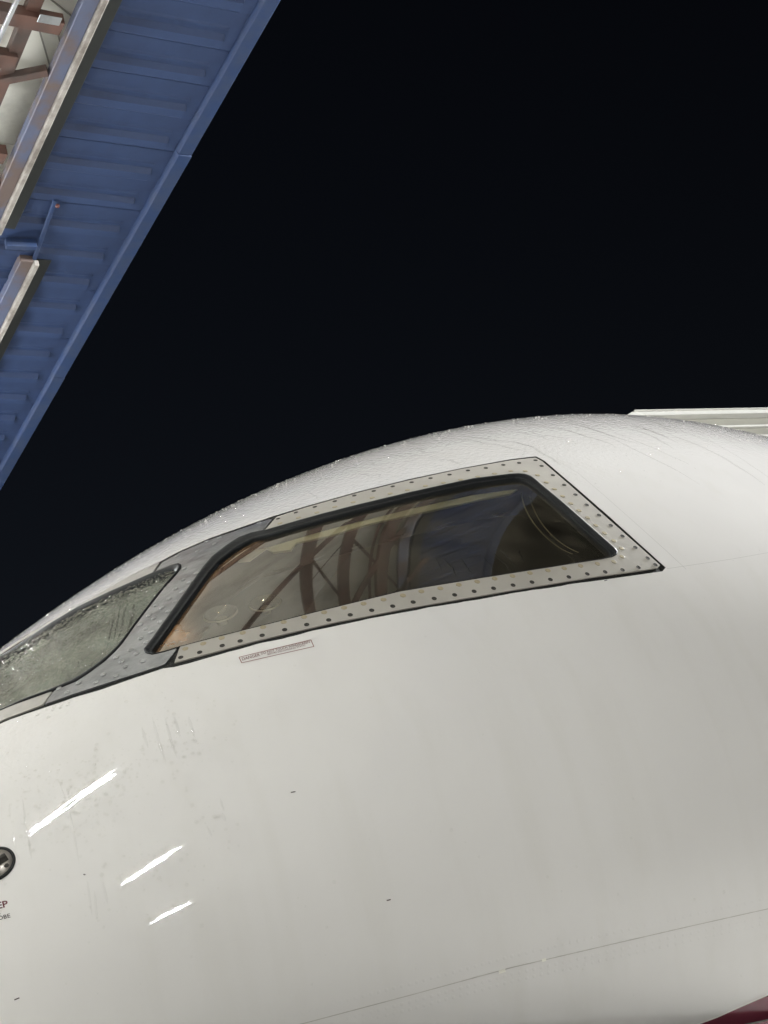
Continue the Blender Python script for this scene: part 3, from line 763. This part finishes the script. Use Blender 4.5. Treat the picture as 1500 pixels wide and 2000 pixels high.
SCREWS = [(543, 1013), (578, 1001), (615, 990), (654, 979), (692, 968), (730, 959), (767, 950), (804, 942), (841, 934), (878, 927), (914, 919), (949, 914), (983, 908), (1014, 904), (1046, 899), (1058, 910), (1080, 928), (1102, 947), (1124, 966), (1146, 986), (1170, 1006), (1193, 1026), (1216, 1047), (1241, 1069), (1265, 1090), (1280, 1103), (1247, 1108), (1216, 1113), (1182, 1117), (1147, 1121), (1111, 1127), (1075, 1132), (1039, 1137), (1002, 1143), (964, 1149), (926, 1155), (888, 1162), (848, 1169), (807, 1176), (767, 1184), (726, 1192), (684, 1201), (642, 1211), (599, 1220), (556, 1230), (512, 1241), (469, 1252), (434, 1261), (390, 1274), (353, 1284)]
PLUGS = [(547, 1022), (583, 1011), (619, 1001), (654, 990), (690, 981), (727, 972), (762, 964), (796, 957), (831, 949), (866, 943), (900, 937), (933, 931), (966, 925), (998, 920), (1026, 920), (1050, 928), (1067, 942), (1083, 955), (1099, 969), (1115, 983), (1131, 997), (1148, 1011), (1164, 1026), (1181, 1041), (1199, 1056), (1214, 1071), (1215, 1087), (1199, 1097), (1167, 1101), (1134, 1105), (1102, 1110), (1070, 1114), (1035, 1119), (1001, 1125), (966, 1130), (932, 1136), (896, 1142), (860, 1149), (823, 1155), (787, 1163), (749, 1171), (710, 1179), (672, 1187), (633, 1196), (594, 1205), (554, 1215), (514, 1225), (474, 1236), (433, 1246), (397, 1257), (362, 1267)]
sm = disc_mesh('screw', .0052, .0006, M['screw'])
pm = disc_mesh('plug', .0060, .0005, M['plug'], False)
for p in SCREWS: link(bpy.data.objects.new('screw', sm), side_frame, frame_at(p, .0012, random.uniform(0, 1.5)))
for p in PLUGS: link(bpy.data.objects.new('fastener_plug', pm), side_frame, frame_at(p, .0012, random.uniform(0, 1.5)))
pz = lambda L, x0, y0, k: [(x0 + a * k, y0 + b * k) for a, b in L]
PS = pz([(455, 685), (515, 712), (375, 778), (440, 808), (310, 878), (372, 905), (180, 945), (240, 970), (300, 1005), (110, 1045), (155, 1075), (220, 1108), (20, 1140), (75, 1180), (135, 1212), (25, 1275), (80, 1315), (770, 325), (820, 265), (600, 395), (465, 572), (585, 618), (1220, 112), (690, 300), (390, 450)], 270, 1000, .1934)
PS += pz([(1060, 790), (1110, 820), (1165, 880), (945, 852), (990, 885), (1020, 925), (840, 990), (945, 1000), (780, 1055), (640, 1058), (545, 1135), (480, 1105)], 0, 1080, .24)
pw = disc_mesh('post_screw', .0056, .0009, M['post_screw'], True, 14, .0008)
for p in PS: link(bpy.data.objects.new('screw', pw), post, frame_at(p, .0016, random.uniform(0, 1.5)))

# ---- cockpit behind the glass
cs = np.linspace(.35, 2.6, 60); ct = np.linspace(-.35, math.pi + .35, 90)
cg, cth = np.meshgrid(cs, ct, indexing='ij'); cu = np.stack([cg.ravel(), cth.ravel()], 1)
Sx = np.array([1, TS])
cc = cen + (GLASS_EDGE - cen) * 1.06; wc = wi + (ws_i - wi) * 1.1
CV = surf(cu[:, 0], cu[:, 1], -.10); nC = len(ct); Fc = []
for i in range(len(cs) - 1):
    for j in range(nC - 1): Fc.append((i * nC + j, i * nC + j + 1, (i + 1) * nC + j + 1, (i + 1) * nC + j))
mid = np.array([cu[list(f)].mean(0) for f in Fc]); kill = inside(mid, cc) | inside(mid, wc)
Fc = [f for f, k in zip(Fc, kill) if not k]
mesh('cockpit_liner', CV, Fc, M['liner'], air, True)
V = [ORG + TV * s + PV * y + ZV * 1.75 for s, y in ((.4, -1.2), (2.6, -1.2), (2.6, 1.2), (.4, 1.2))]
mesh('cockpit_floor', V, [(0, 1, 2, 3)], M['liner'], air)
_bt = np.linspace(0, 2 * math.pi, 40)[:-1]
mesh('cockpit_bulkhead', surf(np.full(39, 2.55), _bt, -.11), [tuple(range(39))], M['liner'], air)
# reveal: the window's inner edge
e0 = GLASS_EDGE; nE = len(e0); c1 = cen + (e0 - cen) * 1.03
V = np.concatenate([surf(e0[:, 0], e0[:, 1], -.016), surf(c1[:, 0], c1[:, 1], -.11)])
mesh('window_reveal', V, [(i, (i + 1) % nE, nE + (i + 1) % nE, nE + i) for i in range(nE)], M['rubber'], air, True)
VIS = [(463, 1082), (487, 1069), (513, 1057), (519, 1062), (560, 1048), (627, 1027), (631, 1021), (700, 1004), (800, 979), (900, 959), (996, 943), (1014, 940), (1011, 955), (998, 964), (940, 975), (888, 987), (800, 1006), (733, 1020), (640, 1047), (577, 1060), (568, 1074), (533, 1078), (520, 1070), (487, 1094), (465, 1096)]
vis = patch('sun_visor', dens(VIS, 12), [], -.03, .004, M['visor'], air, .03)
vis['label'] = 'cream sun visor edge along the top of the side window'
for L in ([(1018, 962), (1030, 1000), (1052, 1035), (1085, 1064), (1118, 1082)], [(1034, 966), (1048, 1005), (1070, 1038), (1100, 1063), (1130, 1079)]):
    Lc = []
    L = np.array(L, float)
    tt = np.linspace(0, 1, 30)
    cx, cy = np.polyfit(np.linspace(0, 1, 5), L[:, 0], 3), np.polyfit(np.linspace(0, 1, 5), L[:, 1], 3)
    Lp = np.stack([np.polyval(cx, tt), np.polyval(cy, tt)], 1)
    ribbon('trim_strip', uv(Lp, -.05), .0035, -.05, M['trim'], air, uvin=True)
# pilot's seat
def seat():
    base = ORG + TV * 1.75 + PV * .42
    def rb(name, s0, s1, y0, y1, z0, z1, tilt=0.0):
        V, Fc = box_vf(s0, s1, y0, y1, z0, z1)
        o = mesh(name, [base + TV * (x + tilt * (z - z0)) + PV * y + ZV * z for x, y, z in V], Fc, M['seat'], st)
        b_ = bmesh.new(); b_.from_mesh(o.data); bmesh.ops.recalc_face_normals(b_, faces=b_.faces); b_.to_mesh(o.data); b_.free()
        return bevel(o, .035, 3)
    st = mesh('pilot_seat', *(lambda q: ([base + TV * x + PV * y + ZV * z for x, y, z in q[0]], q[1]))(box_vf(-.25, .2, -.2, .2, 2.0, 2.1)), M['seat'], air)
    bevel(st, .03, 3)
    rb('backrest', .12, .24, -.21, .21, 2.08, 2.62, .2); rb('headrest', .26, .34, -.13, .13, 2.68, 2.86, .2)
seat()
# suction cups inside the glass
for (p, r) in (((431, 1200), .036), ((518, 1179), .034)):
    Mx = frame_at(p, -.020); n = 36
    V, Fc = [], []
    for q, z in ((1.0, .001), (.93, .004), (.80, .003), (.5, -.004), (.32, -.010), (.30, -.02), (.05, -.021)):
        V += [(q * r * math.cos(i * 2 * math.pi / n), q * r * math.sin(i * 2 * math.pi / n), z) for i in range(n)]
    for a in range(6): Fc += [(a * n + i, a * n + (i + 1) % n, (a + 1) * n + (i + 1) % n, (a + 1) * n + i) for i in range(n)]
    me = bpy.data.meshes.new('suction_cup'); me.from_pydata(V, [], Fc); me.materials.append(M['clear']); me.materials.append(M['cup_rim'])
    for p_ in me.polygons: p_.material_index = 1 if (p_.index < n or p_.index >= 4 * n) else 0
    me.shade_smooth(); me.update()
    link(bpy.data.objects.new('suction_cup', me), pane, Mx)

# ---- lettering
def text_on(name, s, px0, px1, height, m, parent, off=.0006, bold=0.0):
    """write s along the pixel line px0 to px1, letters height px tall, on the skin"""
    cu_ = bpy.data.curves.new('t', 'FONT'); cu_.body = s; cu_.size = 1.0; cu_.offset = bold; cu_.resolution_u = 3
    ob_ = bpy.data.objects.new('t', cu_); col.objects.link(ob_)
    dg = bpy.context.evaluated_depsgraph_get(); dg.update()
    me = bpy.data.meshes.new_from_object(ob_.evaluated_get(dg)); bpy.data.objects.remove(ob_)
    V = np.array([v.co[:2] for v in me.vertices]); Fc = [tuple(p.vertices) for p in me.polygons]; bpy.data.meshes.remove(me)
    lo, hi = V.min(0), V.max(0); V = (V - lo) / (hi - lo)
    a, b = np.array(px0, float), np.array(px1, float); d = b - a; nrm = np.array([d[1], -d[0]]); nrm /= np.linalg.norm(nrm)
    lean = np.array([-.30, -1.0]); lean = lean / np.linalg.norm(lean) if height[1] else nrm
    P = a + V[:, :1] * d + V[:, 1:] * lean * height[0]
    u = uv(P); return mesh(name, surf(u[:, 0], u[:, 1], off), Fc, m, parent)
plc = ribbon('warning_placard', [(467, 1284), (607, 1250)], .0016, .0005, M['frame_ink'], air)
plc['label'] = 'thin-ruled warning placard below the side window'
for L in ([(607, 1250), (613, 1263)], [(613, 1263), (472, 1295)], [(472, 1295), (467, 1284)]):
    ribbon('placard_rule', L, .0016, .0005, M['frame_ink'], plc)
text_on('lettering', 'DANGER', (473.5, 1290.5), (508.5, 1281.5), (5.6, 1), M['pl_ink'], plc, bold=.012)
text_on('lettering', 'DO NOT TOUCH WINDSCREEN', (510.5, 1279), (605.5, 1256), (4.6, 1), M['pl_ink'], plc, bold=.008)
text_on('lettering', 'BEFORE DISCHARGING STATIC', (523, 1280), (597, 1262), (3.2, 1), M['pl_ink'], plc, bold=.004)
text_on('lettering', 'EP', (-4, 1776), (17, 1771), (13, 0), M['red_ink'], air, bold=.02)
text_on('lettering', 'OBE', (-3, 1798), (21, 1792), (8, 0), M['ink'], air, bold=.005)
text_on('lettering', '.', (-1, 1786), (1, 1785.6), (2, 0), M['ink'], air)

# ---- probe mount cut by the left edge of the frame
pmx = frame_at((-10, 1688), .0005)
def lathe(name, rings, m, parent, Mx, n=40, smooth=True):
    V, Fc = [], []
    for q, z in rings: V += [(q * math.cos(i * 2 * math.pi / n), q * math.sin(i * 2 * math.pi / n), z) for i in range(n)]
    for a in range(len(rings) - 1): Fc += [(a * n + i, a * n + (i + 1) % n, (a + 1) * n + (i + 1) % n, (a + 1) * n + i) for i in range(n)]
    if rings[-1][0] > 1e-4: Fc.append(tuple((len(rings) - 1) * n + i for i in range(n)))
    me = bpy.data.meshes.new(name); me.from_pydata(V, [], Fc); me.materials.append(m); me.update()
    if smooth: me.shade_smooth()
    return link(bpy.data.objects.new(name, me), parent, Mx)
pb = lathe('probe_mount', [(.0345, -.003), (.0345, .001), (.030, .0015), (.029, -.001)], M['rubber'], air, pmx)
pb['label'] = 'round metal probe mount at the left edge of the photo'
lathe('mount_plate', [(.0292, .0), (.0288, .0012), (.0002, .0014)], M['plate'], pb, pmx)
vv, vf = box_vf(-.05, .022, -.010, .010, .001, .016)
vv = [(x, y * (1 - .75 * (z > .01)), z * (1 - .6 * (x > 0))) for x, y, z in vv]
me = bpy.data.meshes.new('probe_vane'); me.from_pydata(vv, [], [f[::-1] for f in vf]); me.materials.append(M['screw']); me.update()
link(bpy.data.objects.new('probe_vane', me), pb, pmx)
for an in (-.9, .9, 2.4, -2.4):
    link(bpy.data.objects.new('screw', sm), pb, pmx @ Matrix.Translation((.0225 * math.cos(an), .0225 * math.sin(an), .0012)) @ Matrix.Scale(.8, 4))

# ---- maroon livery on the belly, with its white edge
mb = [(1362, 2000), (1400, 1986), (1450, 1963.5), (1500, 1942), (1580, 1906), (1660, 1868)]
mu = U(mb, 20)
k = mu[-1]; bo_ = [(s, -1.35) for s in np.linspace(3.3, .9, 40)]
st_ = mu[0]; lead = [st_ + (mu[0] - mu[3]) / np.linalg.norm(mu[0] - mu[3]) * q for q in np.linspace(.7, .02, 14)]
lead = np.array(lead)
aft = np.array([mu[-1] + (mu[-1] - mu[-4]) / np.linalg.norm(mu[-1] - mu[-4]) * q for q in np.linspace(.05, 1.2, 20)])
edge = np.concatenate([lead, mu, aft])
belly = np.concatenate([edge, [(s, -1.3) for s in np.linspace(edge[-1][0], edge[0][0], 50)]])
patch('maroon_livery', belly, [], .0008, 0, M['maroon'], air, .05, True)
ribbon('white_pinstripe', edge, .0028, .0013, M['stripe'], air, uvin=True)

# ---- panel seams, rivets, marks
ribbon('panel_seam', [(540, 2012), (600, 1997), (800, 1944), (1000, 1889.5), (1200, 1843), (1350, 1808.5), (1500, 1775), (1560, 1761)], .0013, .0004, M['seam'], air)
ribbon('panel_seam', [(1302, 1111), (1370, 1101), (1430, 1092), (1520, 1076)], .0009, .0004, M['seam_faint'], air)
ribbon('panel_seam', [(1085, 898), (1130, 925), (1180, 968), (1250, 1030), (1300, 1075), (1340, 1112)], .0012, .0004, M['seam_faint'], air)
for L in ([(974, 1899), (987, 1895)], [(1058, 1876), (1066, 1874)]):
    ribbon('paint_chip', L, .005, .0008, M['chip'], air, step=3)
for L in ([(568, 1548), (577, 1546.5)], [(755, 1759), (763, 1757)], [(28, 1953), (38, 1949)], [(163, 1708), (167, 1709)], [(1196, 1121), (1204, 1125)], [(1180, 1135), (1186, 1133)]):
    ribbon('scuff_mark', L, .0018, .0006, M['ink'], air, step=2)

def domes(name, Uv, rad, hgt, m, parent, n=7, stretch=None):
    """many small domes on the skin in one mesh"""
    k = len(Uv); s, t = Uv[:, 0], Uv[:, 1]; X = surf(s, t, .0002); N = snorm(s, t)
    A = TV - N * (N @ TV)[:, None]; A /= np.linalg.norm(A, axis=1, keepdims=True); B = np.cross(N, A)
    an = np.arange(n) * 2 * math.pi / n; V = []
    sx = np.ones(k) if stretch is None else stretch
    for q, z in ((1.0, -.05), (.80, .62), (.42, .93)):
        for a in an: V.append(X + A * (rad * q * math.cos(a))[:, None] + B * (rad * sx * q * math.sin(a))[:, None] + N * (hgt * z)[:, None])
    V.append(X + N * hgt[:, None]); V = np.stack(V, 1); nv = V.shape[1]
    f4 = [(a * n + i, a * n + (i + 1) % n, (a + 1) * n + (i + 1) % n, (a + 1) * n + i) for a in range(2) for i in range(n)]
    f3 = [(2 * n + i, 2 * n + (i + 1) % n, 3 * n) for i in range(n)]
    off = np.arange(k) * nv
    Fq = (off[:, None, None] + np.array(f4)[None]).reshape(-1, 4); Ft = (off[:, None, None] + np.array(f3)[None]).reshape(-1, 3)
    me = bpy.data.meshes.new(name)
    me.from_pydata(V.reshape(-1, 3).tolist(), [], Fq.tolist() + Ft.tolist()); me.materials.append(m); me.shade_smooth(); me.update()
    o = link(bpy.data.objects.new(name, me), parent); tag(o, kind='stuff'); return o
# rows of flush rivets along the lower seam
rv = []
for dy in (-22, 13, 27):
    L = dens([(560, 2006 + dy), (800, 1944 + dy), (1000, 1889.5 + dy), (1200, 1843 + dy), (1500, 1775 + dy)], 15.5, False); rv.append(L)
rv = uv(np.concatenate(rv)); domes('flush_rivets', rv, np.full(len(rv), .0036), np.full(len(rv), .00018), M['skin'], air, 9)
ribs = uv(pz([(195, 425), (305, 400), (385, 355), (440, 335), (500, 315), (565, 293), (430, 362), (492, 340), (550, 322), (395, 420)], 0, 1300, .24))
domes('rivets_by_windscreen', ribs, np.full(len(ribs), .0042), np.full(len(ribs), .0012), M['skin'], air, 9)

# ---- rain: beads and rivulets
def sample(n, s0, s1, t0, t1):
    return np.stack([rng.uniform(s0, s1, n), rng.uniform(t0, t1, n)], 1)
c = sample(110000, .35, 3.6, .25, 1.75); N = snorm(c[:, 0], c[:, 1])
pr_ = .22 * sstep(N[:, 2], .54, .76) + .006
keep = rng.random(len(c)) < pr_; keep &= ~inside(c, OPEN)
c = c[keep]
r = rng.lognormal(math.log(.0013), .42, len(c)).clip(.0006, .0034)
domes('rain_beads', c, r, r * rng.uniform(.22, .4, len(c)), M['bead'], air, 7)
c = sample(40000, .3, 1.15, .45, 1.7); c = c[inside(c, ws_i)]; c = c[:9000]
r = rng.lognormal(math.log(.0022), .5, len(c)).clip(.0009, .006)
sx = rng.uniform(.8, 1.9, len(c))
U0 = c.copy()
wb = domes('windscreen_beads', c, r, r * .5, M['water'], air, 6, sx)
wb.location = (0, 0, 0)
c = sample(30000, .4, 3.5, .45, 1.7); N = snorm(c[:, 0], c[:, 1])
c = c[(rng.random(len(c)) < .06 * sstep(N[:, 2], .5, .75)) & ~inside(c, OPEN)]
r = rng.lognormal(math.log(.0015), .35, len(c)).clip(.0008, .003)
domes('rain_drops', c, r, r * .45, M['water'], air, 8)
# drops on the post
c = sample(6000, .5, 1.5, .4, 1.4); pu = uv(post_px[::3]); c = c[inside(c, pu)][:260]
r = rng.lognormal(math.log(.0016), .4, len(c)); domes('post_beads', c, r, r * .5, M['water'], air, 6)
def wander(s, t0, t1, amp, n=40, drift=0.0):
    t = np.linspace(t0, t1, n); x = np.cumsum(np.convolve(rng.normal(size=n + 12), np.hanning(13) / 3.4, 'valid')[:n]) * amp; x -= np.linspace(0, x[-1], n) * .6
    return np.stack([s + x + drift * np.linspace(0, 1, n), t], 1)
for k in range(110):
    s = rng.uniform(1.45, 3.4)
    t0 = rng.uniform(.70, 1.15); L = wander(s, t0, t0 - rng.uniform(.08, .42) * rng.uniform(.4, 1), .0022, drift=rng.uniform(-.06, .0))
    if inside(L, OPEN).any(): continue
    ribbon('rivulet', L, rng.uniform(.004, .012), .0002, M['runoff'], air, uvin=True, taper=True, profile=.0004)
for k in range(22):
    s = rng.uniform(.42, 1.3); t0 = rng.uniform(1.25, 1.55); L = wander(s, t0, t0 - rng.uniform(.1, .3), .002)
    if inside(L, OPEN).any(): continue
    ribbon('rivulet', L, rng.uniform(.003, .007), .0002, M['runoff'], air, uvin=True, taper=True, profile=.0004)
RIV = [[(277, 1420), (289, 1461)], [(297, 1400), (312, 1455), (324, 1490)], [(322, 1402), (335, 1450), (345, 1478)], [(340, 1400), (352, 1440)], [(368, 1400), (380, 1440)],
       [(44, 1560), (52, 1620), (62, 1680)], [(18, 1570), (20, 1600)], [(114, 1522), (135, 1580), (147, 1640), (155, 1690)], [(130, 1540), (143, 1580)], [(25, 1625), (31, 1660)],
       [(170, 1718), (180, 1790)], [(184, 1740), (190, 1800)], [(201, 1722), (210, 1765)], [(233, 1708), (240, 1735)], [(404, 1614), (414, 1634)], [(434, 1588), (441, 1605)], [(430, 1560), (438, 1585)]]
for L in RIV:
    ribbon('rivulet', L, rng.uniform(.003, .006), .0002, M['rivulet'], air, step=4, taper=True, profile=.0006)
# beads caught round the run-off below the windows
bd = []
for (cx, cy, sxx, syy, n) in ((330, 1450, 45, 35, 60), (140, 1560, 60, 45, 150), (300, 1690, 40, 25, 40), (60, 1620, 30, 40, 25), (185, 1760, 25, 40, 14), (330, 1790, 40, 20, 14), (220, 1500, 50, 25, 70), (360, 1430, 40, 40, 60), (420, 1600, 25, 30, 20), (140, 1570, 80, 50, 130)):
    bd.append(rng.normal((cx, cy), (sxx, syy), (n, 2)))
bd.append(np.stack([rng.uniform(10, 1480, 60), rng.uniform(1420, 1980, 60)], 1))
bd.append(np.array([(186, 1463), (185, 1478), (184.5, 1494), (184, 1510), (182, 1524)]))
bd = np.concatenate(bd); bd = bd[(bd[:, 0] > 2) & (bd[:, 1] < 1990)]
ub_ = uv(bd); ub_ = ub_[~inside(ub_, OPEN)]
r = rng.lognormal(math.log(.0017), .45, len(ub_)).clip(.0007, .0038); r[-5:] = .0038
domes('run_off_beads', ub_, r, r * .5, M['water'], air, 8)
# runs down the glass
M['dark_run'] = film('run_on_glass', (.62, .62, .60), .08)
for L in ([(868, 1092), (884, 1110), (893, 1128)], [(898, 1088), (912, 1108), (924, 1124)], [(940, 1082), (958, 1104), (966, 1118)], [(962, 1078), (984, 1100), (996, 1114)], [(978, 1074), (1000, 1096), (1008, 1111)], [(850, 1086), (862, 1112)], [(1010, 1070), (1024, 1098)]):
    ribbon('rain_run', uv(dens(L, 3, False) + rng.normal(0, .5, (len(dens(L, 3, False)), 2)), -.011), rng.uniform(.002, .0035), -.0112, M['dark_run'], air, uvin=True, taper=True, profile=.0003)
for L in ([(249, 1178), (240, 1205), (238, 1225), (228, 1258)], [(262, 1178), (256, 1210), (247, 1240)], [(226, 1195), (216, 1230), (210, 1262)], [(236, 1182), (228, 1216), (222, 1250)]):
    Lp = dens(L, 3, False); ribbon('rain_run', uv(Lp + rng.normal(0, .6, Lp.shape), -.010), rng.uniform(.003, .006), -.010, M['dark_run'], air, uvin=True, taper=True, profile=.0005)
